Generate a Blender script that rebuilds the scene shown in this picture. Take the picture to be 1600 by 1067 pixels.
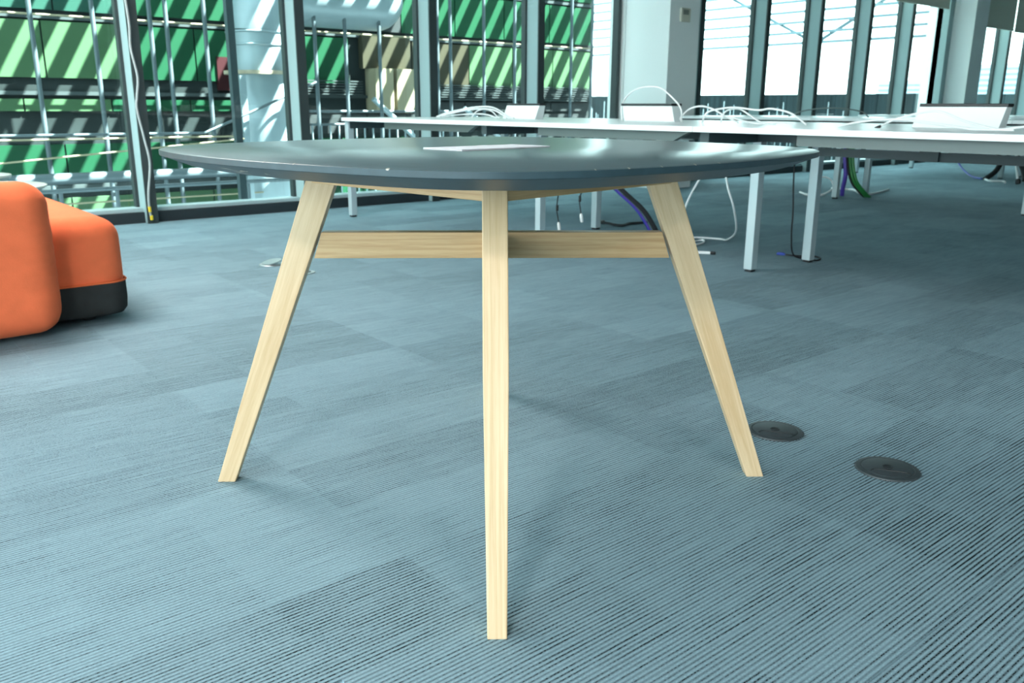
import bpy, math, random
from mathutils import Vector, Matrix

random.seed(7)
for o in list(bpy.data.objects):
    bpy.data.objects.remove(o, do_unlink=True)
scene = bpy.context.scene
col = scene.collection
PI = math.pi

# ---------------------------------------------------------------- camera
# world: X runs along the window wall, Y towards it, Z up; metres
F_PX, PITCH, ROLL, CAM_H, HEAD = 1332.41, 0.2689, 0.0041, 0.8222, 0.88


def to_world(v):
    x, y, z = v
    return Vector((x * math.sin(HEAD) + y * math.cos(HEAD), -x * math.cos(HEAD) + y * math.sin(HEAD), z))


_r, _u, _f = Vector((1, 0, 0)), Vector((0, math.sin(PITCH), math.cos(PITCH))), Vector((0, math.cos(PITCH), -math.sin(PITCH)))
RIGHT = to_world(_r * math.cos(ROLL) + _u * math.sin(ROLL))
UP = to_world(_u * math.cos(ROLL) - _r * math.sin(ROLL))
FWD = to_world(_f)
cd = bpy.data.cameras.new('camera')
cam = bpy.data.objects.new('camera', cd)
col.objects.link(cam)
M = Matrix((RIGHT, UP, -FWD)).transposed().to_4x4()
M.translation = Vector((0, 0, CAM_H))
cam.matrix_world = M
cd.sensor_fit = 'HORIZONTAL'
cd.sensor_width = 36.0
cd.lens = F_PX / 1600 * 36
cd.clip_start, cd.clip_end = 0.05, 400
cd.dof.use_dof = True
cd.dof.focus_distance = 1.55
cd.dof.aperture_fstop = 9.0
scene.camera = cam

# ---------------------------------------------------------------- light
world = bpy.data.worlds.new('sky')
scene.world = world
world.use_nodes = True
bg = world.node_tree.nodes['Background']
bg.inputs['Color'].default_value = (0.80, 0.97, 1.0, 1)
bg.inputs['Strength'].default_value = 4.2

SUN_DIR = Vector((-0.575, 0.45, -1.0)).normalized()
sd = bpy.data.lights.new('sun', 'SUN')
sd.energy = 68.0
sd.angle = math.radians(0.45)
sd.color = (1.0, 0.98, 0.92)
sun = bpy.data.objects.new('sun', sd)
sun.rotation_euler = SUN_DIR.to_track_quat('-Z', 'Y').to_euler()
sun.location = (6, -10, 20)
col.objects.link(sun)

LAMP_W = 66.0
vs = scene.view_settings
vs.view_transform = 'Standard'
vs.look = 'None'
vs.exposure = 0.85
vs.gamma = 1.0
vs.use_curve_mapping = False


# ---------------------------------------------------------------- materials
def mat(name, color, rough=0.5, metal=0.0, spec=0.5, noise=0.0, nscale=8.0, bump=0.0, bscale=200.0, stretch=(1, 1, 1),
        sheen=0.0):
    m = bpy.data.materials.new(name)
    m.use_nodes = True
    nt = m.node_tree
    b = nt.nodes['Principled BSDF']
    b.inputs['Base Color'].default_value = (*color, 1)
    b.inputs['Roughness'].default_value = rough
    b.inputs['Metallic'].default_value = metal
    b.inputs['Specular IOR Level'].default_value = spec
    if sheen:
        b.inputs['Sheen Weight'].default_value = sheen
        b.inputs['Sheen Roughness'].default_value = 0.4
        b.inputs['Sheen Tint'].default_value = (*[min(1, c * 1.3 + .1) for c in color], 1)
    if noise or bump:
        tc = nt.nodes.new('ShaderNodeTexCoord')
        mp = nt.nodes.new('ShaderNodeMapping')
        mp.inputs['Scale'].default_value = stretch
        nt.links.new(tc.outputs['Object'], mp.inputs['Vector'])
    if noise:
        n = nt.nodes.new('ShaderNodeTexNoise')
        n.inputs['Scale'].default_value = nscale
        n.inputs['Detail'].default_value = 5
        nt.links.new(mp.outputs[0], n.inputs['Vector'])
        r = nt.nodes.new('ShaderNodeMapRange')
        r.inputs['From Min'].default_value, r.inputs['From Max'].default_value = .3, .7
        r.inputs['To Min'].default_value, r.inputs['To Max'].default_value = 1 - noise, 1 + noise
        nt.links.new(n.outputs['Fac'], r.inputs['Value'])
        mx = nt.nodes.new('ShaderNodeVectorMath')
        mx.operation = 'SCALE'
        mx.inputs[0].default_value = color
        nt.links.new(r.outputs[0], mx.inputs['Scale'])
        nt.links.new(mx.outputs[0], b.inputs['Base Color'])
    if bump:
        n2 = nt.nodes.new('ShaderNodeTexNoise')
        n2.inputs['Scale'].default_value = bscale
        n2.inputs['Detail'].default_value = 3
        nt.links.new(mp.outputs[0], n2.inputs['Vector'])
        bp = nt.nodes.new('ShaderNodeBump')
        bp.inputs['Strength'].default_value = bump
        bp.inputs['Distance'].default_value = 0.002
        nt.links.new(n2.outputs['Fac'], bp.inputs['Height'])
        nt.links.new(bp.outputs[0], b.inputs['Normal'])
    return m


def glass_mat(name, tint, refl=1.0):
    m = bpy.data.materials.new(name)
    m.use_nodes = True
    nt = m.node_tree
    nt.nodes.clear()
    out = nt.nodes.new('ShaderNodeOutputMaterial')
    tr = nt.nodes.new('ShaderNodeBsdfTransparent')
    tr.inputs[0].default_value = (*tint, 1)
    gl = nt.nodes.new('ShaderNodeBsdfGlossy')
    gl.inputs['Roughness'].default_value = 0.015
    gl.inputs['Color'].default_value = (refl, refl, refl, 1)
    fr = nt.nodes.new('ShaderNodeFresnel')
    fr.inputs['IOR'].default_value = 1.5
    mx = nt.nodes.new('ShaderNodeMixShader')
    nt.links.new(fr.outputs[0], mx.inputs[0])
    nt.links.new(tr.outputs[0], mx.inputs[1])
    nt.links.new(gl.outputs[0], mx.inputs[2])
    nt.links.new(mx.outputs[0], out.inputs[0])
    return m


def wood_mat(name, light, dark, ring=1.0):
    """pale beech/ash; grain follows the UV v axis (length of the piece)"""
    m = bpy.data.materials.new(name)
    m.use_nodes = True
    nt = m.node_tree
    b = nt.nodes['Principled BSDF']
    b.inputs['Roughness'].default_value = 0.42
    uv = nt.nodes.new('ShaderNodeUVMap')
    oi = nt.nodes.new('ShaderNodeObjectInfo')
    add = nt.nodes.new('ShaderNodeVectorMath')
    add.operation = 'ADD'
    sc = nt.nodes.new('ShaderNodeVectorMath')
    sc.operation = 'SCALE'
    sc.inputs[0].default_value = (3.1, 5.7, 2.3)
    nt.links.new(oi.outputs['Random'], sc.inputs['Scale'])
    nt.links.new(uv.outputs[0], add.inputs[0])
    nt.links.new(sc.outputs[0], add.inputs[1])
    mp = nt.nodes.new('ShaderNodeMapping')
    mp.inputs['Scale'].default_value = (1, 0.035, 1)
    nt.links.new(add.outputs[0], mp.inputs['Vector'])
    n1 = nt.nodes.new('ShaderNodeTexNoise')
    n1.inputs['Scale'].default_value = 75 * ring
    n1.inputs['Detail'].default_value = 3
    n1.inputs['Distortion'].default_value = .5
    nt.links.new(mp.outputs[0], n1.inputs['Vector'])
    n2 = nt.nodes.new('ShaderNodeTexNoise')
    n2.inputs['Scale'].default_value = 900
    n2.inputs['Detail'].default_value = 2
    nt.links.new(mp.outputs[0], n2.inputs['Vector'])
    mm = nt.nodes.new('ShaderNodeMath')
    mm.operation = 'MULTIPLY_ADD'
    mm.inputs[1].default_value = 0.3
    nt.links.new(n2.outputs['Fac'], mm.inputs[0])
    nt.links.new(n1.outputs['Fac'], mm.inputs[2])
    rp = nt.nodes.new('ShaderNodeValToRGB')
    rp.color_ramp.elements[0].position = 0.48
    rp.color_ramp.elements[0].color = (*dark, 1)
    rp.color_ramp.elements[1].position = 0.78
    rp.color_ramp.elements[1].color = (*light, 1)
    nt.links.new(mm.outputs[0], rp.inputs[0])
    nt.links.new(rp.outputs[0], b.inputs['Base Color'])
    return m


def carpet_mat():
    m = bpy.data.materials.new('carpet')
    m.use_nodes = True
    nt = m.node_tree
    N, Lk = nt.nodes.new, nt.links.new
    b = nt.nodes['Principled BSDF']
    b.inputs['Roughness'].default_value = 0.95
    b.inputs['Specular IOR Level'].default_value = 0.1
    g = N('ShaderNodeNewGeometry')

    def noise(scale3, s, detail=2.0):
        mp = N('ShaderNodeMapping')
        mp.inputs['Scale'].default_value = scale3
        Lk(g.outputs['Position'], mp.inputs['Vector'])
        n = N('ShaderNodeTexNoise')
        n.inputs['Scale'].default_value = s
        n.inputs['Detail'].default_value = detail
        Lk(mp.outputs[0], n.inputs['Vector'])
        return n.outputs['Fac']

    def math_(op, a, c, clamp=False):
        n = N('ShaderNodeMath')
        n.operation = op
        n.use_clamp = clamp
        for i, v in enumerate((a, c)):
            if isinstance(v, (int, float)):
                n.inputs[i].default_value = v
            else:
                Lk(v, n.inputs[i])
        return n.outputs[0]

    # woven blocks that break the ribs up: cells of 0.25 x 0.125 m
    mp = N('ShaderNodeMapping')
    mp.inputs['Scale'].default_value = (4, 8, 1)
    Lk(g.outputs['Position'], mp.inputs['Vector'])
    fl = N('ShaderNodeVectorMath')
    fl.operation = 'FLOOR'
    Lk(mp.outputs[0], fl.inputs[0])
    wn = N('ShaderNodeTexWhiteNoise')
    wn.noise_dimensions = '2D'
    Lk(fl.outputs[0], wn.inputs['Vector'])
    cell = wn.outputs['Value']
    mp2 = N('ShaderNodeMapping')
    mp2.inputs['Scale'].default_value = (1.3, 4, 1)
    Lk(g.outputs['Position'], mp2.inputs['Vector'])
    fl2 = N('ShaderNodeVectorMath')
    fl2.operation = 'FLOOR'
    Lk(mp2.outputs[0], fl2.inputs[0])
    wn2 = N('ShaderNodeTexWhiteNoise')
    wn2.noise_dimensions = '2D'
    Lk(fl2.outputs[0], wn2.inputs['Vector'])
    cell2 = wn2.outputs['Value']
    # ribs along X
    wv = N('ShaderNodeTexWave')
    wv.wave_type = 'BANDS'
    wv.bands_direction = 'Y'
    wv.wave_profile = 'SIN'
    wv.inputs['Scale'].default_value = 36.0
    wv.inputs['Distortion'].default_value = 0.0
    wv.inputs['Detail'].default_value = 0.0
    Lk(g.outputs['Position'], wv.inputs['Vector'])
    lines = noise((7, 230, 1), 1.0, 1.0)
    rib = math_('MULTIPLY', math_('POWER', wv.outputs['Fac'], 1.6), math_('MULTIPLY', lines, 2.0))
    loops = noise((230, 330, 1), 1.0, 1.0)
    strength = math_('MULTIPLY_ADD', cell, 0.22)
    # MULTIPLY_ADD needs its third input
    sn = strength.node
    sn.inputs[2].default_value = 0.58
    s2 = math_('MULTIPLY', strength, math_('ADD', math_('MULTIPLY', cell2, 0.35), 0.72))
    dark = math_('MULTIPLY', rib, s2)
    dark = math_('MULTIPLY', dark, math_('ADD', math_('MULTIPLY', loops, 2.4), -0.25))
    oi = N('ShaderNodeObjectInfo')
    tone = math_('ADD', math_('MULTIPLY', oi.outputs['Random'], 0.05), math_('MULTIPLY', cell2, 0.07))
    soil = noise((1, 1, 1), 1.4, 3.0)
    tone = math_('ADD', tone, math_('MULTIPLY', soil, 0.10))
    v = math_('SUBTRACT', 1.04, math_('ADD', math_('MULTIPLY', dark, 0.95), tone))
    v = math_('MULTIPLY', v, math_('ADD', math_('MULTIPLY', loops, 0.8), 0.60))
    sc = N('ShaderNodeVectorMath')
    sc.operation = 'SCALE'
    sc.inputs[0].default_value = CARPET
    Lk(v, sc.inputs['Scale'])
    Lk(sc.outputs[0], b.inputs['Base Color'])
    bp = N('ShaderNodeBump')
    bp.inputs['Strength'].default_value = 0.35
    bp.inputs['Distance'].default_value = 0.003
    bp.invert = True
    Lk(dark, bp.inputs['Height'])
    Lk(bp.outputs[0], b.inputs['Normal'])
    return m


CARPET = (0.290, 0.428, 0.492)
MT = {}
MT['carpet'] = carpet_mat()
MT['wood'] = wood_mat('pale_wood', (0.70, 0.520, 0.325), (0.58, 0.395, 0.215))
MT['wood_rail'] = wood_mat('beech_rail', (0.60, 0.40, 0.205), (0.48, 0.29, 0.13), 1.6)
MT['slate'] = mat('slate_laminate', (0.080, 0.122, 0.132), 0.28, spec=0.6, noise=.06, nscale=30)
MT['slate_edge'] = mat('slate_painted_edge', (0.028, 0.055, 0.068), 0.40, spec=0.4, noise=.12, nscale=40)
MT['chip'] = mat('bare_chip', (0.55, 0.52, 0.45), 0.7)
MT['paper'] = mat('paper', (0.93, 0.92, 0.96), 0.6)
MT['desk_white'] = mat('white_laminate', (0.86, 0.92, 0.92), 0.30, spec=0.5)
MT['desk_metal'] = mat('silver_powder_coat', (0.50, 0.60, 0.63), 0.38, metal=0.25)
MT['desk_rail'] = mat('grey_steel', (0.13, 0.16, 0.155), 0.45, metal=0.2)
MT['dark_metal'] = mat('dark_steel', (0.045, 0.065, 0.07), 0.5, metal=0.2)
MT['black'] = mat('black_plastic', (0.012, 0.014, 0.016), 0.45)
MT['black_rubber'] = mat('black_rubber', (0.015, 0.017, 0.02), 0.7)
MT['floor_box'] = mat('charcoal_plastic', (0.040, 0.052, 0.058), 0.45, noise=.1, nscale=60)
MT['silver'] = mat('brushed_silver', (0.42, 0.46, 0.47), 0.38, metal=0.8)
MT['white_cable'] = mat('white_pvc', (0.82, 0.84, 0.84), 0.4)
MT['grey_cable'] = mat('grey_pvc', (0.40, 0.45, 0.45), 0.45)
MT['purple'] = mat('purple_pvc', (0.10, 0.06, 0.42), 0.4)
MT['green_cable'] = mat('green_pvc', (0.02, 0.22, 0.05), 0.4)
MT['blue'] = mat('blue_plastic', (0.02, 0.06, 0.36), 0.4)
MT['yellow'] = mat('yellow_tape', (0.85, 0.62, 0.03), 0.5)
MT['orange'] = mat('orange_felt', (0.92, 0.185, 0.075), 0.85, spec=0.15, noise=.06, nscale=14, bump=.25, bscale=260, sheen=.35)
MT['orange_pipe'] = mat('orange_piping', (0.85, 0.17, 0.06), 0.8, spec=0.15)
MT['charcoal_felt'] = mat('charcoal_felt', (0.040, 0.042, 0.042), 0.9, spec=0.1, noise=.1, nscale=20, bump=.25, bscale=300)
MT['wall'] = mat('white_paint', (0.78, 0.84, 0.83), 0.75, bump=.04, bscale=80)
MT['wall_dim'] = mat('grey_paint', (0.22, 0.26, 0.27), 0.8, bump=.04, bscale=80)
MT['ceiling'] = mat('ceiling_paint', (0.30, 0.33, 0.34), 0.8, bump=.03, bscale=60)
MT['mullion'] = mat('grey_aluminium', (0.31, 0.42, 0.43), 0.6, spec=0.15)
MT['jamb'] = mat('teal_jamb', (0.12, 0.18, 0.185), 0.5)
MT['mullion_dark'] = mat('dark_gasket', (0.035, 0.050, 0.052), 0.5)
MT['sill'] = mat('aluminium_sill', (0.45, 0.58, 0.60), 0.4, metal=0.2)
MT['kick'] = mat('dark_kick_plate', (0.020, 0.030, 0.036), 0.5)
MT['glass'] = glass_mat('green_tint_glass', (0.80, 0.97, 0.93))
MT['blind'] = mat('beige_blind_fabric', (0.62, 0.62, 0.52), 0.85, bump=.1, bscale=300)
MT['thermo'] = mat('cream_plastic', (0.55, 0.56, 0.47), 0.5)
MT['lcd'] = mat('lcd_grey', (0.20, 0.23, 0.20), 0.3)
MT['table_brown'] = mat('brown_veneer', (0.30, 0.11, 0.045), 0.4, noise=.2, nscale=6, stretch=(1, 12, 1))
MT['table_pale'] = mat('pale_stone_top', (0.55, 0.60, 0.56), 0.4)
# outdoors
MT['o_wall'] = mat('dark_cladding', (0.014, 0.020, 0.021), 0.6, spec=0.08, noise=.25, nscale=2)
MT['o_ledge'] = mat('grey_ledge', (0.036, 0.047, 0.050), 0.6, spec=0.08)
MT['o_lgreen'] = mat('light_green_panel', (0.040, 0.085, 0.044), 0.45, spec=0.08)
MT['o_green'] = mat('green_panel', (0.007, 0.042, 0.021), 0.45, spec=0.08)
MT['o_teal'] = mat('teal_green_panel', (0.014, 0.048, 0.037), 0.45, spec=0.08)
MT['o_olive'] = mat('olive_panel', (0.032, 0.031, 0.021), 0.5, spec=0.08)
MT['o_beige'] = mat('beige_panel', (0.22, 0.20, 0.14), 0.6, spec=0.08)
MT['o_red'] = mat('dark_red_panel', (0.025, 0.006, 0.008), 0.6, spec=0.08)
MT['o_grey'] = mat('grey_panel', (0.022, 0.027, 0.029), 0.6, spec=0.08)
MT['o_steel'] = mat('galvanised_steel', (0.06, 0.085, 0.10), 0.5, metal=0.25)
MT['o_duct'] = mat('silver_duct_sheet', (0.20, 0.262, 0.295), 0.40, metal=0.2, noise=.06, nscale=5)
MT['o_rust'] = mat('rusty_flange', (0.30, 0.26, 0.20), 0.7, spec=0.08, noise=.3, nscale=9)
MT['o_ground'] = mat('concrete_yard', (0.10, 0.115, 0.115), 0.85, spec=0.08, noise=.2, nscale=.6)
MT['o_parapet'] = mat('dark_parapet', (0.010, 0.020, 0.024), 0.6, spec=0.08, noise=.5, nscale=3, stretch=(1, 8, .3))
MT['o_far'] = mat('pale_blue_cladding', (0.46, 0.58, 0.66), 0.6, spec=0.08)
MT['o_farband'] = mat('blue_grey_band', (0.22, 0.34, 0.42), 0.6, spec=0.08)
MT['o_slat'] = mat('sunshade_aluminium', (0.13, 0.19, 0.22), 0.5, spec=0.08, metal=.2)


# ---------------------------------------------------------------- mesh helpers
class MB:
    def __init__(self):
        self.v, self.f, self.uv = [], [], []

    def quad(self, *ids):
        self.f.append(ids)

    def box(self, lo, hi):
        x0, y0, z0 = lo
        x1, y1, z1 = hi
        i = len(self.v)
        self.v += [(x0, y0, z0), (x1, y0, z0), (x1, y1, z0), (x0, y1, z0), (x0, y0, z1), (x1, y0, z1), (x1, y1, z1), (x0, y1, z1)]
        self.f += [(i, i + 3, i + 2, i + 1), (i + 4, i + 5, i + 6, i + 7), (i, i + 1, i + 5, i + 4), (i + 1, i + 2, i + 6, i + 5),
                   (i + 2, i + 3, i + 7, i + 6), (i + 3, i, i + 4, i + 7)]
        return self

    def hexa(self, bottom, top):
        """bottom/top: 4 points each, counter-clockwise from above"""
        i = len(self.v)
        self.v += [tuple(p) for p in bottom] + [tuple(p) for p in top]
        self.f += [(i + 3, i + 2, i + 1, i), (i + 4, i + 5, i + 6, i + 7)]
        for k in range(4):
            a, c = i + k, i + (k + 1) % 4
            self.f.append((a, c, c + 4, a + 4))
        return self

    def loft(self, rings, cap=True):
        i0 = len(self.v)
        n = len(rings[0])
        for r in rings:
            self.v += [tuple(p) for p in r]
        for k in range(len(rings) - 1):
            for j in range(n):
                a, c = i0 + k * n + j, i0 + k * n + (j + 1) % n
                self.f.append((a, c, c + n, a + n))
        if cap:
            self.f.append(tuple(reversed(range(i0, i0 + n))))
            self.f.append(tuple(range(i0 + (len(rings) - 1) * n, i0 + len(rings) * n)))
        return self

    def tube(self, pts, r, seg=8, cap=True):
        pts = [Vector(p) for p in pts]
        rings = []
        prev = None
        for k, p in enumerate(pts):
            d = (pts[min(k + 1, len(pts) - 1)] - pts[max(k - 1, 0)]).normalized()
            if prev is None:
                ref = Vector((0, 0, 1)) if abs(d.z) < .9 else Vector((1, 0, 0))
                n = d.cross(ref).normalized()
            else:
                n = (prev - d * prev.dot(d))
                n = n.normalized() if n.length > 1e-6 else d.orthogonal().normalized()
            prev = n
            bn = d.cross(n)
            rr = r[k] if isinstance(r, (list, tuple)) else r
            rings.append([p + (n * math.cos(2 * PI * j / seg) + bn * math.sin(2 * PI * j / seg)) * rr for j in range(seg)])
        return self.loft(rings, cap)

    def lathe(self, prof, seg=32, c=(0, 0, 0)):
        rings = [[(c[0] + r * math.cos(2 * PI * j / seg), c[1] + r * math.sin(2 * PI * j / seg), c[2] + z) for j in range(seg)]
                 for r, z in prof]
        return self.loft(rings)

    def build(self, name, m, parent=None, smooth=False, loc=None, uvf=None):
        me = bpy.data.meshes.new(name)
        me.from_pydata(self.v, [], self.f)
        me.update()
        if uvf:
            ul = me.uv_layers.new(name='grain')
            for p in me.polygons:
                for li in p.loop_indices:
                    co = me.vertices[me.loops[li].vertex_index].co
                    ul.data[li].uv = uvf(co, p.normal)
        if smooth:
            me.polygons.foreach_set('use_smooth', [True] * len(me.polygons))
            try:
                me.set_sharp_from_angle(angle=math.radians(38))
            except Exception:
                pass
        me.materials.append(MT[m] if isinstance(m, str) else m)
        o = bpy.data.objects.new(name, me)
        col.objects.link(o)
        if parent is not None:
            o.parent = parent
        if loc is not None:
            o.location = loc
        return o


def smooth_path(pts, n=8):
    """Catmull-Rom through pts"""
    P = [Vector(p) for p in pts]
    P = [P[0] * 2 - P[1]] + P + [P[-1] * 2 - P[-2]]
    out = []
    for i in range(1, len(P) - 2):
        for k in range(n):
            t = k / n
            a, b_, c, d = P[i - 1], P[i], P[i + 1], P[i + 2]
            out.append(0.5 * ((2 * b_) + (c - a) * t + (2 * a - 5 * b_ + 4 * c - d) * t * t + (3 * b_ - a - 3 * c + d) * t ** 3))
    out.append(P[-2])
    return out


def bev(o, w=0.003, seg=2):
    md = o.modifiers.new('edge', 'BEVEL')
    md.width, md.segments, md.limit_method = w, seg, 'ANGLE'
    md.angle_limit = math.radians(40)
    return o


def tag(o, label=None, cat=None, group=None, kind=None):
    for k, v in (('label', label), ('category', cat), ('group', group), ('kind', kind)):
        if v:
            o[k] = v
    return o


def thing(name, label, cat, loc=(0, 0, 0), rz=0.0, group=None):
    o = bpy.data.objects.new(name, None)
    o.empty_display_size = 0.1
    col.objects.link(o)
    o.location = loc
    o.rotation_euler = (0, 0, rz)
    return tag(o, label, cat, group)


def struct(o):
    return tag(o, kind='structure')


def project(p):
    d = Vector(p) - Vector((0, 0, CAM_H))
    z = d.dot(FWD)
    if z < .1:
        return None
    return 800 + F_PX * d.dot(RIGHT) / z, 533.5 - F_PX * d.dot(UP) / z, z


# ---------------------------------------------------------------- the room
WY = 6.5854          # plane of the glass
CEIL = 2.75
X0, X1, YB = -4.2, 20.5, -5.0

floor = struct(MB().box((X0, YB, -0.25), (X1, WY + .15, -0.002)).build('floor', 'carpet'))
T = 0.5
cands = []
for i in range(-10, 44):
    for j in range(-10, 14):
        x, y = i * T, j * T
        if x < X0 or y < YB or x + T > X1 or y + T > WY:
            continue
        c = project((x + T / 2, y + T / 2, 0))
        if c and -90 < c[0] < 1690 and 150 < c[1] < 1300:
            cands.append((c[2], x, y))
cands.sort()
tile_me = None
for _, x, y in cands[:290]:
    if tile_me is None:
        t = MB().box((0, 0, -0.0045), (T - .0001, T - .0001, 0)).build('carpet_tile', 'carpet', floor, loc=(x, y, 0))
        tile_me = t.data
    else:
        t = bpy.data.objects.new('carpet_tile', tile_me)
        col.objects.link(t)
        t.parent = floor
        t.location = (x, y, 0)

struct(MB().box((X0 - .15, YB - .15, CEIL), (X1 + .15, WY + .16, CEIL + .2)).build('ceiling', 'ceiling'))
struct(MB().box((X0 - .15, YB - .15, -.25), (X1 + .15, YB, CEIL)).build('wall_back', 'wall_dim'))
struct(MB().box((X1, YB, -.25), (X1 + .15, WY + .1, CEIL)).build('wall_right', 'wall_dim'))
# glazed end wall: a low plinth, posts and clear openings
endw = struct(MB().box((X0 - .15, YB, -.25), (X0, WY + .1, .10)).build('wall_left', 'wall'))
for k in range(5):
    y = YB + .0 + k * (WY - YB - .12) / 4
    MB().box((X0 - .12, y, .10), (X0, y + .12, CEIL)).build('post', 'mullion', endw)

# window wall -------------------------------------------------------
P = 1.233
mx = [1.8909 + P * k for k in range(-4, 5)]                       # left run of mullions
mxr = [7.96, 9.185, 10.34, 11.545, 12.71, 13.83]                       # run between the columns
mxe = [14.90, 16.10, 17.28, 18.46, 19.64]                        # run beyond the second column
DEP, MWID = 0.20, 0.066


def bay(n, xa, xb, first=False):
    """one bay: the mullion on its left, sill, kick plate, head and pane"""
    w = bpy.data.objects.new('window_%d' % n, None)
    col.objects.link(w)
    w.location = (xa, WY, 0)
    struct(w)
    L_ = xb - xa
    bev(MB().box((0, -DEP, 0), (MWID, .02, CEIL)).build('mullion', 'mullion', w), .003)
    MB().box((-.004, -DEP - .004, 0), (MWID + .004, -DEP + .012, CEIL)).build('mullion_cap', 'mullion_dark', w)
    MB().box((-.022, -.03, .10), (0, .03, CEIL)).build('gasket', 'mullion_dark', w)
    MB().box((MWID, -.03, .10), (MWID + .022, .03, CEIL)).build('gasket', 'mullion_dark', w)
    MB().box((MWID, -.13, 0.0), (L_, .02, .075)).build('kick_plate', 'kick', w)
    bev(MB().box((MWID, -.11, .075), (L_, .03, .105)).build('sill', 'sill', w), .004)
    MB().box((MWID, -.08, CEIL - .10), (L_, .02, CEIL)).build('head', 'mullion', w)
    pane = MB()
    i = 0
    pane.v = [(MWID, 0, .10), (L_, 0, .10), (L_, 0, CEIL - .09), (MWID, 0, CEIL - .09)]
    pane.f = [(0, 1, 2, 3)]
    pane.build('pane', 'glass', w)
    return w


n = 1
for run in (mx, mxr, mxe):
    for a, b_ in zip(run[:-1], run[1:]):
        bay(n, a, b_)
        n += 1
# closing mullions and the solid pieces of the window wall behind the columns
ww = struct(MB().box((mx[-1] + .04, WY - .10, 0), (mxr[0], WY + .12, CEIL)).build('wall_window', 'wall'))
MB().box((mxr[-1], WY - .10, 0), (mxe[0], WY + .12, CEIL)).build('pier', 'wall', ww)
MB().box((mxe[-1], WY - .10, 0), (X1, WY + .12, CEIL)).build('pier', 'wall', ww)
MB().box((X0, WY - .10, 0), (mx[0], WY + .12, CEIL)).build('pier', 'wall', ww)
MB().box((mx[-1] - .022, WY - .06, 0), (mx[-1] + .02, WY + .02, CEIL)).build('jamb', 'mullion_dark', ww)
MB().box((mxr[0] - .07, WY - DEP, 0), (mxr[0] - .002, WY - .03, CEIL)).build('jamb', 'mullion', ww)
MB().box((mxr[-1], WY - DEP, 0), (mxr[-1] + .145, WY - .02, CEIL)).build('jamb', 'mullion', ww)

bev(struct(MB().box((6.875, 5.90, 0), (7.335, WY - .05, CEIL)).build('trim_1', 'wall')), .004)
bev(struct(MB().box((13.98, 6.065, 0), (14.42, WY - .05, CEIL)).build('trim_2', 'wall')), .004)

# ceiling lamp lighting the meeting table from the left front, then two added fills
em = bpy.data.materials.new('lamp_diffuser')
em.use_nodes = True
eb = em.node_tree.nodes['Principled BSDF']
eb.inputs['Base Color'].default_value = (.9, .9, .9, 1)
eb.inputs['Emission Color'].default_value = (1, .97, .92, 1)
eb.inputs['Emission Strength'].default_value = 4
for lx, ly, pw, sz, lab in ((-2.2, -0.9, LAMP_W, .30, 'square white ceiling light panel left of the meeting table'),
                        (-0.6, -3.4, LAMP_W * .7, .30, 'added square white fill light panel behind the meeting table'),  # unseen panel added to raise the light level of the room
                        (0.2, 4.3, LAMP_W * .62, .80, 'large added square fill light panel over the orange sofa')):  # unseen panel added to brighten the carpet towards the windows
    lamp = thing('ceiling_lamp', lab, 'lamp', (lx, ly, CEIL - .05), 0, 'ceiling light panels')
    MB().box((-sz - .04, -sz - .04, 0), (sz + .04, sz + .04, .05)).build('housing', 'desk_white', lamp)
    MB().box((-sz, -sz, -.008), (sz, sz, 0)).build('diffuser', em, lamp)
    ld = bpy.data.lights.new('lamp_light', 'AREA')
    ld.shape = 'SQUARE'
    ld.size = 1.85 * sz
    ld.energy = pw
    ld.color = (1.0, .97, .92)
    lo = bpy.data.objects.new('lamp_light', ld)
    col.objects.link(lo)
    lo.parent = lamp
    lo.location = (0, 0, -.012)


# ---------------------------------------------------------------- meeting table
TC = (1.1221, 1.4230)
TA = math.radians(-127.7176)
table = thing('meeting_table', 'soft-square dark slate-topped meeting table on four splayed pale wooden legs', 'table', (*TC, 0), TA)


def soft_square(corner, mid, rf, n_arc=22, n_cor=7):
    """outline whose corners lie on the local axes; bowed sides"""
    h = corner / math.sqrt(2)
    sag = mid - h
    R = (h * h + sag * sag) / (2 * sag)
    ha = math.asin(h / R)
    pts = []
    for q in range(4):
        side = []
        for k in range(n_arc + 1):
            t = -ha + 2 * ha * k / n_arc
            a, d = R * math.sin(t), R * math.cos(t) - (R - mid)
            ang = q * PI / 2 + PI / 4
            side.append(Vector((math.cos(ang) * d - math.sin(ang) * a, math.sin(ang) * d + math.cos(ang) * a, 0)))
        side = side[3:-3]
        pts += side
        # fillet to the next side
        c = Vector((math.cos((q + 1) * PI / 2), math.sin((q + 1) * PI / 2), 0)) * corner
        a = side[-1]
        t = (q + 1) * PI / 2
        # mirror of the last point about the corner axis
        ax = Vector((math.cos(t), math.sin(t), 0))
        b_ = ax * (2 * a.dot(ax)) - a
        for k in range(1, n_cor):
            s = k / n_cor
            pts.append(a * (1 - s) ** 2 + (c * rf + ax * 0) * 2 * s * (1 - s) + b_ * s ** 2)
    return pts


base = soft_square(0.698, 0.590, 1.0)


def ring(inset, z):
    out = []
    for p in base:
        r = p.length
        out.append((p.x * (r - inset) / r, p.y * (r - inset) / r, z))
    return out


top = MB().loft([ring(.05, .7365), ring(.004, .7400 - .0002), ring(.0, .7385)][1:] if False else
                [ring(.0015, .7385), ring(.004, .7400)]).build('table_top', 'slate', table, smooth=True)
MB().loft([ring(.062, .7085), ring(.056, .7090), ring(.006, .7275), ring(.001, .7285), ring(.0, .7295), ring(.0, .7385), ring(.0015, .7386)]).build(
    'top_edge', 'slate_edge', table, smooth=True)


def rot2(a, x, y):
    return x * math.cos(a) - y * math.sin(a), x * math.sin(a) + y * math.cos(a)


ZT = .708


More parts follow.
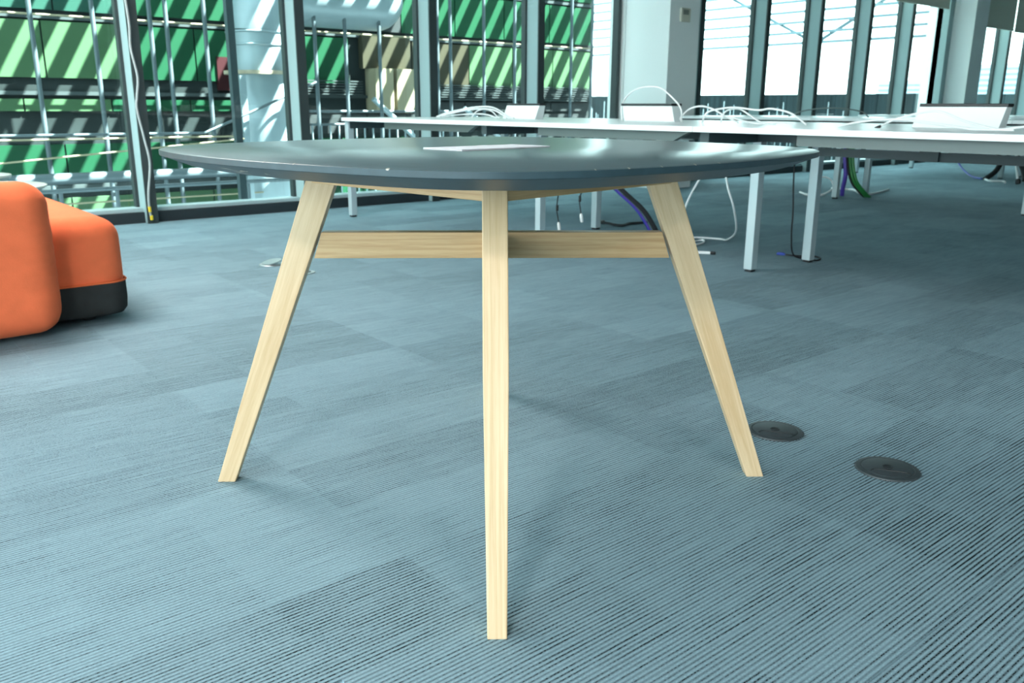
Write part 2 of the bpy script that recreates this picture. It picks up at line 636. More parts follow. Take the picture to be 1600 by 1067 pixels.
def leg_ring(z, a):
    ro = .624 - .3545 * z                     # outer radius
    ri = .5845 - .389 * z
    if z > .4:
        hw = .0215
    else:
        hw = .0160 + (.0215 - .0160) * z / .4
    return [(*rot2(a, r, s), z) for r, s in ((ri, -hw), (ro, -hw), (ro, hw), (ri, hw))]


for q in range(4):
    a = q * PI / 2
    zs = [0.0, .2, .4, .55, ZT]

    def uvl(co, nrm, a=a):
        x, y = rot2(-a, co.x, co.y)
        return (x + .36 * co.z + y * 1.7, co.z)
    o = MB().loft([leg_ring(z, a) for z in zs]).build('leg', 'wood', table, uvf=uvl)
    bev(o, .0018, 2)

# cross stretchers
uvx = lambda co, nrm: (co.z + co.x * .5 * (abs(nrm.z) > .5), co.y)
uvy = lambda co, nrm: (co.z + co.y * .5 * (abs(nrm.z) > .5), co.x)
bev(MB().hexa([(-.016, -.378, .511), (.016, -.378, .511), (.016, .378, .511), (-.016, .378, .511)],
              [(-.016, -.360, .566), (.016, -.360, .566), (.016, .360, .566), (-.016, .360, .566)]).build(
    'stretcher', 'wood_rail', table, uvf=uvx), .0015)
bev(MB().hexa([(-.378, -.016, .5115), (.378, -.016, .5115), (.378, .016, .5115), (-.378, .016, .5115)],
              [(-.360, -.016, .5655), (.360, -.016, .5655), (.360, .016, .5655), (-.360, .016, .5655)]).build(
    'stretcher', 'wood_rail', table, uvf=uvy), .0015)
# apron rails between the leg tops
for q in range(4):
    a = q * PI / 2
    A = Vector((*rot2(a, .374, .0205), 0))
    B = Vector((*rot2(a + PI / 2, .374, -.0205), 0))
    d = (B - A).normalized()
    nn = Vector((-d.y, d.x, 0))              # towards the middle
    zb, zt = .669, ZT
    ps = [A, B, B + nn * .022, A + nn * .022]

    def uvr(co, nrm, A=A, d=d):
        return (co.z, (co - A).dot(d))
    o = MB().hexa([(p.x, p.y, zb) for p in ps], [(p.x, p.y, zt) for p in ps]).build('apron_rail', 'wood_rail', table, uvf=uvr)
    bev(o, .0012, 1)
# worn spots: chips on the top edge, a long scuff on the undercut
inv = Matrix.Rotation(-TA, 4, 'Z') @ Matrix.Translation((-TC[0], -TC[1], 0))


def edge_point(ang, inset, z):
    """point at polar angle ang on the outline of the top, moved in by inset"""
    n_ = len(base)
    d = Vector((math.cos(ang), math.sin(ang), 0))
    for k in range(n_):
        p, q = base[k], base[(k + 1) % n_]
        den = d.x * (q.y - p.y) - d.y * (q.x - p.x)
        if abs(den) < 1e-9:
            continue
        t = (p.y * d.x - p.x * d.y) / -den
        r = (p + (q - p) * t).dot(d)
        if -1e-6 <= t <= 1 + 1e-6 and r > 0:
            return d * (r - inset) + Vector((0, 0, z))
    return d * (.6 - inset) + Vector((0, 0, z))


for ang, w, hgt in ((-.235, .006, .0016), (-.52, .0025, .0006), (-.64, .002, .0005), (.30, .0035, .0007), (.40, .002, .0006), (.52, .004, .0007), (.21, .002, .0005), (.62, .0025, .0005)):
    mb = MB()
    p0, p1 = edge_point(ang - w / 1.3, -.0006, .7390), edge_point(ang + w / 1.3, -.0006, .7390)
    q0, q1 = edge_point(ang - w / 2, -.0006, .7390 - hgt), edge_point(ang + w / 3, -.0006, .7390 - hgt)
    r0, r1 = edge_point(ang - w / 1.6, .0045, .7403), edge_point(ang + w / 1.8, .0045, .7403)
    mb.v = [tuple(v) for v in (q0, q1, p1, p0, r1, r0)]
    mb.f = [(0, 1, 2, 3), (3, 2, 4, 5)]
    mb.build('edge_chip', 'chip', table)
for a0, a1, s0, s1, th in ((-.93, -.85, .25, .50, .05), (-.85, -.78, .50, .38, .05), (-.90, -.82, .60, .78, .035), (-.71, -.69, .5, .55, .05)):
    mb = MB()
    vs_ = []
    for k in range(7):
        t = k / 6
        a, s = a0 + (a1 - a0) * t, s0 + (s1 - s0) * t + .03 * math.sin(9 * t)
        wd = th * (1 - abs(2 * t - 1)) + .01
        for sg in (-1, 1):
            ss = min(.95, max(.05, s + sg * wd))
            vs_.append(tuple(edge_point(a, .004 + .050 * ss, .7278 - .0186 * ss) - Vector((0, 0, .0008))))
    mb.v = vs_
    mb.f = [(2 * k, 2 * k + 1, 2 * k + 3, 2 * k + 2) for k in range(6)]
    mb.build('scuff_mark', 'chip', table)

# leaflet on the table
leaf = thing('folded_leaflet', 'white folded paper leaflet lying on the dark slate table top', 'paper', (1.098, 1.405, .7402), TA)
mbp = MB()
L_, W_ = .262, .108
ang = math.atan2(.183, -.192)
leaf.rotation_euler.z = TA + ang
for k, (z0, z1) in enumerate(((.0003, .0013), (.0014, .0024))):
    mb = MB()
    nx = 14
    rows = []
    for i in range(nx + 1):
        t = i / nx
        lift = .0010 * (1 - t) ** 2 * k + (.0006 if abs(t - .66) < .04 else 0)
        x = -L_ / 2 + L_ * t
        rows.append([(x, -W_ / 2, z0 + lift), (x, W_ / 2, z0 + lift), (x, W_ / 2, z1 + lift), (x, -W_ / 2, z1 + lift)])
    mb.loft(rows).build('sheet' if k == 0 else 'cover', 'paper', leaf)

# ---------------------------------------------------------------- floor boxes


def floor_box(x, y, label, rz=0.0):
    t = thing('floor_outlet', label, 'floor outlet', (x, y, 0), rz, 'black round outlets beside the table leg')
    MB().lathe([(.066, .0005), (.071, .0012), (.070, .0045), (.060, .0062), (.0585, .0050), (.0, .0050)][:6], 48).build('rim', 'floor_box', t, smooth=True)
    lid = MB().lathe([(.0570, .0046), (.0570, .0066), (.0550, .0074), (.001, .0074)], 48).build('lid', 'floor_box', t, smooth=True)
    # grip in the middle and the hinged flap outline
    MB().lathe([(.012, .0074), (.012, .0090), (.0095, .0090), (.0085, .0080), (.001, .0080)], 24).build('grip', 'black', lid, smooth=True)
    pts = smooth_path([(-.050, .022, .0076), (-.034, .020, .0078), (-.026, .005, .0078), (-.020, -.012, .0078), (-.012, -.028, .0078), (-.006, -.046, .0078)], 6)
    MB().tube(pts, .0013, 6).build('flap_slot', 'black', lid)
    MB().box((-.012, -.055, .0070), (.000, -.044, .0080)).build('cable_notch', 'black', lid)
    for k in range(40):
        pass
    teeth = MB()
    for k in range(44):
        a0 = 2 * PI * k / 44
        p = [(.070 * math.cos(a0 + s) , .070 * math.sin(a0 + s)) for s in (-.035, .035)]
        q_ = (.0738 * math.cos(a0), .0738 * math.sin(a0))
        teeth.loft([[(*p[0], z), (*q_, z), (*p[1], z)] for z in (.0006, .0026)])
    teeth.build('toothed_ring', 'floor_box', t)
    return t


fa = math.radians(8)
floor_box(1.872, 1.178, 'round charcoal floor outlet partly hidden behind the table leg', fa)
floor_box(1.867, 0.868, 'round charcoal floor outlet in the open carpet, nearest the camera', fa)

t = thing('metal_floor_outlet', 'small silver floor outlet with raised lid left of the table leg', 'floor outlet', (1.885, 4.306, 0))
MB().lathe([(.062, .0005), (.066, .001), (.064, .004), (.050, .005), (.001, .005)], 32).build('rim', 'silver', t, smooth=True)
lidp = MB()
rr = []
for s in (0, .004):
    rr.append([(.052 * math.cos(2 * PI * j / 24), .052 * math.sin(2 * PI * j / 24), .0135 + s + .010 * math.cos(2 * PI * j / 24)) for j in range(24)])
lidp.loft(rr).build('lid', 'silver', t)
t = thing('metal_floor_outlet', 'flat silver floor outlet ring just behind the left table leg', 'floor outlet', (1.912, 3.982, 0))
MB().lathe([(.055, .0005), (.058, .001), (.056, .004), (.044, .005), (.001, .004)], 32).build('rim', 'silver', t, smooth=True)
MB().lathe([(.036, .004), (.036, .0065), (.001, .0065)], 24).build('lid', 'floor_box', t, smooth=True)


# ---------------------------------------------------------------- sofa
def cushion(lo, hi, r, n=14, bulge=(0, 0, 0), wr=0.0, seed=0):
    lo, hi = Vector(lo), Vector(hi)
    c, h = (lo + hi) / 2, (hi - lo) / 2
    mb = MB()
    idx = {}

    def vert(u):
        key = tuple(round(x, 5) for x in u)
        if key in idx:
            return idx[key]
        # remap so that more samples fall in the rounded border
        p = Vector([h[k] * math.sin(u[k] * PI / 2) * (1 if abs(u[k]) >= 1 else 1) for k in range(3)])
        core = Vector([max(-h[k] + r, min(h[k] - r, p[k])) for k in range(3)])
        d = p - core
        if d.length > 1e-9:
            # exponent norm: rounded box
            q = core + d.normalized() * r * 1.0
        else:
            q = p
        s = [q[k] / h[k] for k in range(3)]
        q = Vector([q[k] + bulge[k] * s[k] * (1 - s[(k + 1) % 3] ** 2) * (1 - s[(k + 2) % 3] ** 2) for k in range(3)])
        if wr:
            e = max(0, abs(s[0]) - .86) / .14
            q.y += wr * e * math.sin(q.z * 95 + seed + 3 * math.sin(q.z * 21)) * (1 - s[2] ** 4)
        idx[key] = len(mb.v)
        mb.v.append(tuple(c + q))
        return idx[key]

    g = [-1 + 2 * i / n for i in range(n + 1)]
    for ax in range(3):
        for sg in (-1, 1):
            for i in range(n):
                for j in range(n):
                    quad = []
                    for a, b_ in ((i, j), (i + 1, j), (i + 1, j + 1), (i, j + 1)):
                        u = [0, 0, 0]
                        u[ax], u[(ax + 1) % 3], u[(ax + 2) % 3] = sg, g[a], g[b_]
                        quad.append(vert(u))
                    if sg < 0:
                        quad.reverse()
                    mb.f.append(tuple(quad))
    return mb


sofa = thing('lounge_sofa', 'orange felt lounge sofa on a charcoal fabric base by the windows', 'sofa', (0.1, 3.9, 0))
S = Vector((0.1, 3.9, 0))


def cus(name, lo, hi, r, m, **kw):
    mb = cushion(lo, hi, r, **kw)
    mb.v = [tuple(Vector(p) - S) for p in mb.v]
    return mb.build(name, m, sofa, smooth=True)


def round_rect(x0, x1, y0, y1, r, n=8):
    pts = []
    for cx, cy, a0 in ((x1 - r, y0 + r, -PI / 2), (x1 - r, y1 - r, 0), (x0 + r, y1 - r, PI / 2), (x0 + r, y0 + r, PI)):
        for k in range(n + 1):
            a = a0 + PI / 2 * k / n
            pts.append((cx + r * math.cos(a), cy + r * math.sin(a)))
    return pts


def rr_ring(d, z):
    return [(x - S.x, y - S.y, z) for x, y in round_rect(-1.25 - d, .935 + d, 3.49 - d, 4.74 + d, .075 + d)]


cus('backrest', (-1.30, 3.335, .022), (.668, 3.515, .562), .085, 'orange', n=54, bulge=(.004, .012, .01), wr=.0055)
cus('seat_cushion', (-1.25, 3.49, .060), (.935, 4.74, .408), .085, 'orange', n=26, bulge=(.006, .006, .018), wr=.0)
MB().loft([rr_ring(-.035, .026), rr_ring(-.012, .032), rr_ring(.002, .050), rr_ring(.006, .09), rr_ring(.005, .158)]).build('base', 'charcoal_felt', sofa, smooth=True)
MB().tube(rr_ring(.006, .161) + rr_ring(.006, .161)[:2], .0045, 6).build('piping', 'orange_pipe', sofa, smooth=True)
for fx, fy in ((.80, 3.62), (.80, 4.60), (-1.1, 3.62), (-1.1, 4.60)):
    MB().lathe([(.028, 0), (.028, .034), (.03, .04)], 16, (fx - S.x, fy - S.y, 0)).build('foot', 'black_rubber', sofa, smooth=True)


def side_table(x, y, z, r, mt, me, label, th=.028):
    t = thing('side_table', label, 'table', (x, y, 0))
    MB().lathe([(r * .88, z - th), (r, z - th * .35), (r, z - .002), (r - .003, z)], 48).build('table_top', mt, t, smooth=True)
    MB().lathe([(r * .86, z - th - .012), (r * .90, z - th)], 48).build('top_underside', me, t, smooth=True)
    MB().lathe([(.022, .012), (.022, z - th - .012)], 20).build('column', 'dark_metal', t, smooth=True)
    MB().lathe([(r * .62, 0), (r * .62, .008), (.03, .016)], 40).build('foot_plate', 'dark_metal', t, smooth=True)


side_table(.735, 5.38, .40, .33, 'table_pale', 'black', 'round side table with pale top behind the orange sofa')
side_table(.77, 6.04, .415, .24, 'table_pale', 'table_brown', 'smaller round side table with brown underside nearest the glass', .04)

# ---------------------------------------------------------------- bench desks
DZ = .7375


def bench(xc, ys, label, detail=True):
    """double row of white desk tops either side of x=xc, joints at ys (descending)"""
    t = thing('bench_desk', label, 'desk', (xc, ys[0], 0), 0, 'double bench desks')
    O = Vector((xc, ys[0], 0))

    def B(name, lo, hi, m, par=t, bw=.0):
        o = MB().box(tuple(Vector(lo) - O), tuple(Vector(hi) - O)).build(name, m, par)
        return bev(o, bw) if bw else o
    for a, b_ in zip(ys[:-1], ys[1:]):
        for s in (-1, 1):
            xs = sorted((xc + s * .012, xc + s * .80))
            B('desk_top', (xs[0], b_ + .0015, DZ - .025), (xs[1], a - .0015, DZ), 'desk_white', bw=.002)
            # front rail under the top, set back, with a splayed end
            xr = xc + s * .70
            x0, x1 = sorted((xr, xr + s * .03))
            y0, y1 = b_ + .07, a - .50
            mb = MB()
            zt, zb = DZ - .026, DZ - .072
            yy = [(y0 + .10, zb), (y1, zb), (y1, zt), (y0, zt)]
            mb.v = [(x - O.x, y - O.y, z) for x in (x0, x1) for y, z in yy]
            mb.f = [(0, 1, 2, 3), (7, 6, 5, 4), (0, 4, 5, 1), (1, 5, 6, 2), (2, 6, 7, 3), (3, 7, 4, 0)]
            rl = mb.build('desk_rail', 'desk_rail', t)
            for yb in (y1 - .03, y1 - .12, y0 + .22):
                MB().lathe([(.006, 0), (.006, .004)], 10).build('bolt', 'silver', rl, loc=(0, 0, 0)).matrix_local = \
                    Matrix.Translation(((xr if s < 0 else xr) - O.x - (.0), yb - O.y, zt - .012)) @ Matrix.Rotation(-s * -PI / 2, 4, 'Y')
    # main beams and frames
    B('main_beam', (xc - .38, ys[-1] + .1, DZ - .075), (xc - .32, ys[0] - .06, DZ - .027), 'dark_metal')
    B('main_beam', (xc + .32, ys[-1] + .1, DZ - .075), (xc + .38, ys[0] - .06, DZ - .027), 'dark_metal')
    for k, y in enumerate(ys):
        if k == 0:
            legs = [(xc - .775, y - .055), (xc + .725, y - .055)]
        else:
            legs = [(xc - .285, y - .02), (xc + .205, y - .05)]
        B('cross_bar', (xc - .76, y - .065, DZ - .078), (xc + .76, y - .015, DZ - .027), 'dark_metal')
        for lx, ly in legs:
            lg = B('leg', (lx, ly, .012), (lx + .05, ly + .05, DZ - .03), 'desk_metal', bw=.004)
            B('foot', (lx + .006, ly + .006, 0), (lx + .044, ly + .044, .014), 'black_rubber', lg)
            # no fourth level needed
    if detail:
        # cable tray under the joint
        for a, b_ in zip(ys[1:-1], ys[2:]):
            tr_ = B('cable_tray', (xc - .09, b_ + .12, DZ - .145), (xc + .12, a - .22, DZ - .135), 'dark_metal')
            B('tray_side', (xc - .095, b_ + .12, DZ - .145), (xc - .09, a - .22, DZ - .105), 'dark_metal', tr_)
            ym = (a + b_) / 2 + .05
            B('tray_bracket', (xc - .11, ym - .04, DZ - .146), (xc - .09, ym + .045, DZ - .027), 'dark_metal', tr_)
            B('power_strip', (xc - .06, ym + .07, DZ - .132), (xc - .01, ym + .30, DZ - .095), 'desk_metal', tr_)
            B('power_strip', (xc - .06, ym - .26, DZ - .132), (xc - .01, ym - .06, DZ - .095), 'desk_metal', tr_)
    return t


bench(4.0, [5.885, 4.232, 2.580, .930, -.72], 'long white bench desk nearest the slate table, silver legs')
bench(7.75, [5.95, 4.30, 2.65, 1.0], 'second white bench desk, behind the nearest white desk')
bench(11.5, [5.95, 4.32, 2.67], 'farthest white bench desk, third row back beside the right-hand windows')


def dock(x, y0, y1, lean, label, xc=None):
    """white wedge power box with black top strip; lean: shift of the top in X"""
    t = thing('desk_power_box', label, 'power box', (x, (y0 + y1) / 2, DZ), 0, 'white wedge boxes on the desks')
    h, hw = .105, (y1 - y0) / 2
    d = .075
    a, b_ = (0, d) if lean > 0 else (0, d)
    s = lean

    def prof(z):
        f = z / h
        return (s * f, d + s * .35 * f)
    rings = []
    for z in (0, h - .014):
        x0, x1 = prof(z)
        sl = .012 * z / h * (1 if lean > 0 else -1)
        rings.append([(x0, -hw - sl, z), (x1, -hw + (-sl), z), (x1, hw - sl, z), (x0, hw - sl, z)])
    bev(MB().loft(rings).build('body', 'desk_white', t), .002)
    x0, x1 = prof(h)
    sl = .012 if lean > 0 else -.012
    bev(MB().box((x0 - .004, -hw - sl - .002, h - .014), (x1 + .004, hw - sl + .002, h)).build('top_strip', 'black', t), .002)
    return t


dock(3.97, 1.565, 1.94, .035, 'white wedge desk box with black top, nearest of three on the long desk')
dock(4.00, 3.36, 3.755, -.02, 'white wedge desk box under an arching white cable before the column')
dock(4.00, 4.60, 4.955, .035, 'white wedge desk box farthest left, beside coiled white cables')


# ---------------------------------------------------------------- cables
def cable(name, label, pts, r, m, cat='cable', ends=(), group=None, seg=8, n=8):
    path = smooth_path(pts, n)
    o = MB().tube(path, r, seg).build(name, m, smooth=True)
    tag(o, label, cat, group)
    for nm, i, l, rr, mm in ends:            # plug: at end i (0 / -1), length l, half size rr
        p = path[i]
        d = (path[0] - path[1]).normalized() if i == 0 else (path[-1] - path[-2]).normalized()
        MB().tube([p - d * .004, p + d * l * .15, p + d * l * .85, p + d * l], [rr * .6, rr, rr, rr * .7], 8).build(nm, mm, o, smooth=True)
    return o


TZ = DZ + .004
# hanging cables near the front desk
cable('hanging_cable', 'thin black cable with blue plug dropping to the carpet beside desk legs',
      [(4.10, 2.61, .60), (4.10, 2.605, .45), (4.105, 2.595, .285), (4.12, 2.60, .147), (4.22, 2.64, .03), (4.29, 2.60, .006), (4.29, 2.54, .005), (4.36, 2.555, .005), (4.40, 2.62, .005), (4.34, 2.68, .005), (4.32, 2.76, .005)],
      .0045, 'black_rubber', ends=(('plug', -1, .045, .011, 'blue'),))
cable('hanging_cable', 'white cable looping from desk to floor right of the table leg',
      [(4.0, 2.99, .62), (3.95, 2.94, .50), (3.93, 2.90, .40), (3.98, 2.885, .276), (4.20, 3.02, .12), (4.45, 3.26, .02), (4.50, 3.36, .007), (4.44, 3.50, .006), (4.20, 3.62, .006)],
      .006, 'white_cable')
cable('hanging_cable', 'white cable slanting down behind the right table leg',
      [(4.0, 2.98, .62), (3.95, 3.03, .50), (3.9, 3.073, .433), (3.92, 3.18, .263), (4.1, 3.35, .08), (4.30, 3.42, .006), (4.386, 3.40, .006), (4.30, 3.33, .006), (4.174, 3.30, .006)],
      .006, 'white_cable')
cable('network_plug_cable', 'white plug with black tip lying on carpet by the table leg',
      [(3.90, 3.22, .009), (3.94, 3.15, .009), (3.975, 3.09, .009), (4.004, 3.045, .009)], .009, 'white_cable',
      ends=(('plug', -1, .03, .010, 'black'),))
for k, (dy, dx, m_, nm, r) in enumerate(((0, 0, 'black_rubber', 'thick black cable in the bundle behind the right table leg', .016),
                                         (.035, -.02, 'purple', 'purple cable beside the thick black one behind the table leg', .007),
                                         (.050, -.02, 'blue', 'thin blue cable left of the purple cable behind the table leg', .005))):
    cable('bundled_cable', nm, [(4.15 + dx, 4.20 + dy, .58), (4.22 + dx, 4.10 + dy, .38), (4.28 + dx, 4.00 + dy, .27), (4.33 + dx, 3.87 + dy, .16), (4.38 + dx, 3.81 + dy, .05), (4.40 + dx, 3.80 + dy, .004)], r, m_)
cable('power_cord', 'black power cord lying on the carpet beneath the white desk',
      [(4.47, 4.36, .01), (4.46, 4.30, .012), (4.45, 4.24, .01), (4.46, 4.17, .012), (4.58, 4.22, .01), (4.66, 4.20, .01), (4.74, 4.19, .01)], .009, 'black_rubber',
      ends=(('plug', 0, .05, .018, 'black'),))
for y, zl, lab in ((4.32, .05, 'thin black cord with white plug hanging left of its twin under the desk'),
                   (4.10, .13, 'thin black cord with white plug hanging beside the silver desk leg')):
    o = cable('plug_cable', lab, [(4.0, y - .02, .64), (4.0, y - .01, .45), (4.0, y + .02, .28), (4.0, y + .04, zl + .10), (4.0, y + .02, zl)], .004, 'black_rubber',
              ends=(('plug', -1, .055, .011, 'white_cable'),))
    MB().tube([(4.0, y + .035, zl + .12), (4.0, y + .035, zl + .08)], .009, 8).build('ferrite', 'black', o, smooth=True)
# second bench
for k, (m_, off, lab) in enumerate((('green_cable', 0, 'green cable running down to the carpet under the second desk'),
                                    ('green_cable', .03, 'second green cable running to the carpet under the second desk'),
                                    ('black_rubber', .055, 'black cable beside the green ones under the second desk'))):
    cable('bundled_cable', lab, [(7.7, 4.30 + off, .58), (7.7, 4.28 + off, .34), (7.71, 4.23 + off, .16), (7.78, 4.17 + off, .05), (7.84, 4.15 + off, .004)], .013, m_)
cable('bundled_cable', 'purple cable bundle hanging under the second desk',
      [(7.7, 4.40, .58), (7.7, 4.36, .34), (7.7, 4.34, .20), (7.73, 4.37, .08), (7.78, 4.40, .004)], .02, 'purple')
cable('bundled_cable', 'white cable hanging beside the purple bundle under the second desk',
      [(7.68, 4.44, .58), (7.68, 4.42, .34), (7.69, 4.44, .18), (7.74, 4.47, .06), (7.80, 4.50, .006)], .010, 'white_cable')
cable('coiled_cable', 'white cable coiled loosely on carpet under the second desk',
      [(7.67, 4.79, .012), (7.50, 4.60, .012), (7.52, 4.46, .02), (7.8, 4.52, .05), (8.05, 4.66, .04), (8.25, 4.60, .02), (8.0, 4.40, .04), (7.9, 4.25, .02), (8.2, 4.28, .012), (8.65, 4.385, .012)], .010, 'white_cable')
cable('coiled_cable', 'small upright white loop beside the second desk leg',
      [(7.5, 4.55, .01), (7.55, 4.62, .10), (7.62, 4.58, .17), (7.70, 4.50, .16), (7.72, 4.45, .06), (7.70, 4.42, .01)], .007, 'white_cable')
# third bench
for lab, pts, r, m_ in (
        ('dark blue cable drooping beneath the farthest desk', [(11.6, 5.10, .55), (11.5, 5.0, .30), (11.3, 4.85, .14), (11.1, 4.62, .03), (10.95, 4.42, .008)], .012, 'blue'),
        ('black cable crossing left under the farthest desk', [(11.5, 4.50, .55), (11.3, 4.35, .32), (11.1, 4.32, .12), (10.9, 4.36, .01)], .03, 'black_rubber'),
        ('black cable crossing right under the farthest desk', [(11.5, 4.30, .55), (11.3, 4.20, .30), (11.15, 4.05, .12), (11.05, 3.98, .01)], .03, 'black_rubber'),
        ('thin white cable on the carpet beneath the farthest desk', [(10.9, 4.36, .01), (10.7, 4.22, .01), (10.75, 4.10, .01), (10.6, 4.02, .01)], .012, 'white_cable')):
    cable('hanging_cable', lab, pts, r, m_)
cable('hanging_cable', 'grey-white cable with dark plug hanging at the right picture edge',
      [(10.4, 3.88, .50), (10.4, 3.87, .30), (10.4, 3.84, .15), (10.4, 3.82, .07)], .014, 'white_cable', ends=(('plug', -1, .055, .03, 'black'),))

# on the desk tops
cable('desk_cable', 'white cable arching high over the middle desk box',
      [(4.0, 3.775, TZ), (4.0, 3.785, .83), (4.0, 3.716, .905), (4.0, 3.614, .936), (4.0, 3.488, .932), (4.0, 3.387, .877), (4.0, 3.316, .813), (4.02, 3.325, TZ)], .005, 'white_cable')
cable('desk_cable', 'white cable hump just right of the middle desk box',
      [(4.05, 3.375, TZ), (4.05, 3.305, .806), (4.05, 3.214, .828), (4.05, 3.122, .81), (4.05, 3.031, .77), (4.05, 2.95, TZ)], .005, 'white_cable')
cable('desk_cable', 'long wavy white cable over the desk before the windows',
      [(3.9, 3.08, TZ), (3.9, 3.049, .794), (3.9, 2.965, .814), (3.9, 2.861, .821), (3.9, 2.721, .809), (3.9, 2.644, .816), (3.9, 2.53, .795), (3.9, 2.435, TZ)], .005, 'white_cable')
cable('desk_cable', 'short white cable loop beneath the long wavy desk cable',
      [(3.92, 2.97, TZ), (3.92, 2.943, .80), (3.92, 2.861, .815), (3.92, 2.785, .783), (3.92, 2.72, .75), (3.88, 2.60, TZ)], .0045, 'white_cable')
cable('desk_cable', 'flat white cable lying between middle box and window side',
      [(3.88, 2.90, .775), (3.9, 2.80, .752), (3.9, 2.70, TZ), (3.9, 2.58, .748), (3.92, 2.50, TZ)], .004, 'white_cable')
LC = 'left-end white desk cables'
cable('desk_cable', 'tallest white cable arch at the left end of the desk',
      [(4.0, 5.79, TZ), (4.0, 5.634, .774), (4.0, 5.302, .814), (4.0, 5.07, .814), (4.0, 4.885, .752), (3.99, 4.82, TZ)], .006, 'white_cable', group=LC)
cable('desk_cable', 'second white arch just under the tallest at the desk end',
      [(3.97, 5.74, TZ), (3.97, 5.58, .765), (3.97, 5.30, .800), (3.97, 5.05, .800), (3.97, 4.92, .765), (3.96, 4.86, TZ)], .0055, 'white_cable', group=LC)
cable('desk_cable', 'low flat white cable at the left end of the desk',
      [(4.0, 5.72, TZ), (4.0, 5.507, .758), (4.0, 5.263, .768), (4.0, 5.12, .760), (4.0, 5.03, TZ)], .005, 'white_cable', group=LC)
cable('desk_cable', 'small white hoop inside the arches at the desk end',
      [(3.98, 5.30, TZ), (3.98, 5.24, .785), (3.98, 5.14, .803), (3.98, 5.05, .785), (3.98, 5.0, .755), (3.97, 4.95, TZ)], .0045, 'white_cable', group=LC)
cable('desk_cable', 'long white cable sweeping past the nearest desk box',
      [(3.7, 2.147, TZ), (3.7, 2.025, .765), (3.7, 1.88, .775), (3.7, 1.74, .763), (3.7, 1.555, TZ), (3.7, 1.457, TZ), (3.7, 1.366, .754), (3.7, 1.2, .77)], .005, 'white_cable')
cable('desk_cable', 'white cable with dark plug bending up before the nearest box',
      [(3.7, 1.945, .746), (3.7, 1.88, .776), (3.7, 1.772, .804), (3.7, 1.693, .808), (3.7, 1.585, .77), (3.7, 1.458, TZ), (3.7, 1.40, TZ)], .0045, 'white_cable',
      ends=(('plug', 0, .03, .007, 'black'),))
cable('desk_cable', 'grey cable loop on the second desk before the far windows',
      [(7.6, 4.95, DZ + .004), (7.6, 4.75, .80), (7.6, 4.45, .82), (7.6, 4.2, .79), (7.6, 4.12, DZ + .004)], .006, 'desk_rail')

# cable hanging down the first mullion
o = cable('wall_cable', 'pale grey cable hanging down the window mullion with yellow taped end',
          [(1.880, 6.34, 2.70), (1.900, 6.34, 2.2), (1.872, 6.34, 1.75), (1.883, 6.34, 1.497), (1.89, 6.34, 1.336), (1.883, 6.34, 1.193), (1.908, 6.34, 1.008), (1.89, 6.34, .881), (1.880, 6.34, .796), (1.907, 6.34, .603), (1.928, 6.34, .427), (1.898, 6.34, .228), (1.895, 6.35, .12), (1.905, 6.36, .035)],
          .008, 'grey_cable')
for z0, z1, xx in ((.030, .060, 1.904), (.088, .125, 1.896)):
    MB().tube([(xx + .002, 6.352 + .004 * (z0 < .05), z0), (xx, 6.350, z1)], .0105, 10).build('yellow_tape', 'yellow', o, smooth=True)

# thermostat on the column
t = thing('wall_thermostat', 'small cream wall thermostat with grey display on the white column', 'thermostat', (7.09, 5.90, 1.705))
bev(MB().box((-.072, -.022, -.062), (.072, 0, .066)).build('body', 'thermo', t), .005, 3)
MB().box((-.042, -.0235, .004), (.042, -.020, .050)).build('display', 'lcd', t)
MB().box((-.060, -.0240, -.050), (.060, -.021, -.012)).build('button_flap', 'thermo', t)

# roller blinds on the right-hand windows
k = 0
for xa, xb, zb, lab in ((12.02, 13.66, 2.255, 'beige roller blind above the window just left of the second column'),
                        (14.60, 16.06, 2.080, 'beige roller blind just right of the second column'),
                        (16.10, 17.60, 2.065, 'beige roller blind at the right picture edge')):
    b_ = thing('roller_blind', lab, 'blind', (xa, WY - .26, zb), 0, 'beige roller blinds')
    MB().box((0, -.002, 0), (xb - xa, .002, CEIL - zb - .06)).build('fabric', 'blind', b_)
    MB().box((0, -.008, -.012), (xb - xa, .008, .012)).build('bottom_bar', 'blind', b_)
    MB().tube([(0, 0, CEIL - zb - .06), (xb - xa, 0, CEIL - zb - .06)], .03, 14).build('roller', 'blind', b_, smooth=True)

# ---------------------------------------------------------------- outdoors
FY = 9.6
tag(MB().box((-40, WY + .3, -1.6), (160, 140, -1.4)).build('ground', 'o_ground'), kind='structure')

bld = thing('neighbour_building', 'dark building with rows of green panels opposite the glass wall', 'building', (0, FY, -1.4))


def bb(name, lo, hi, m, par=bld, bw=0):
    o = MB().box((lo[0], lo[1] - FY, lo[2] + 1.4), (hi[0], hi[1] - FY, hi[2] + 1.4)).build(name, m, par)
    return o


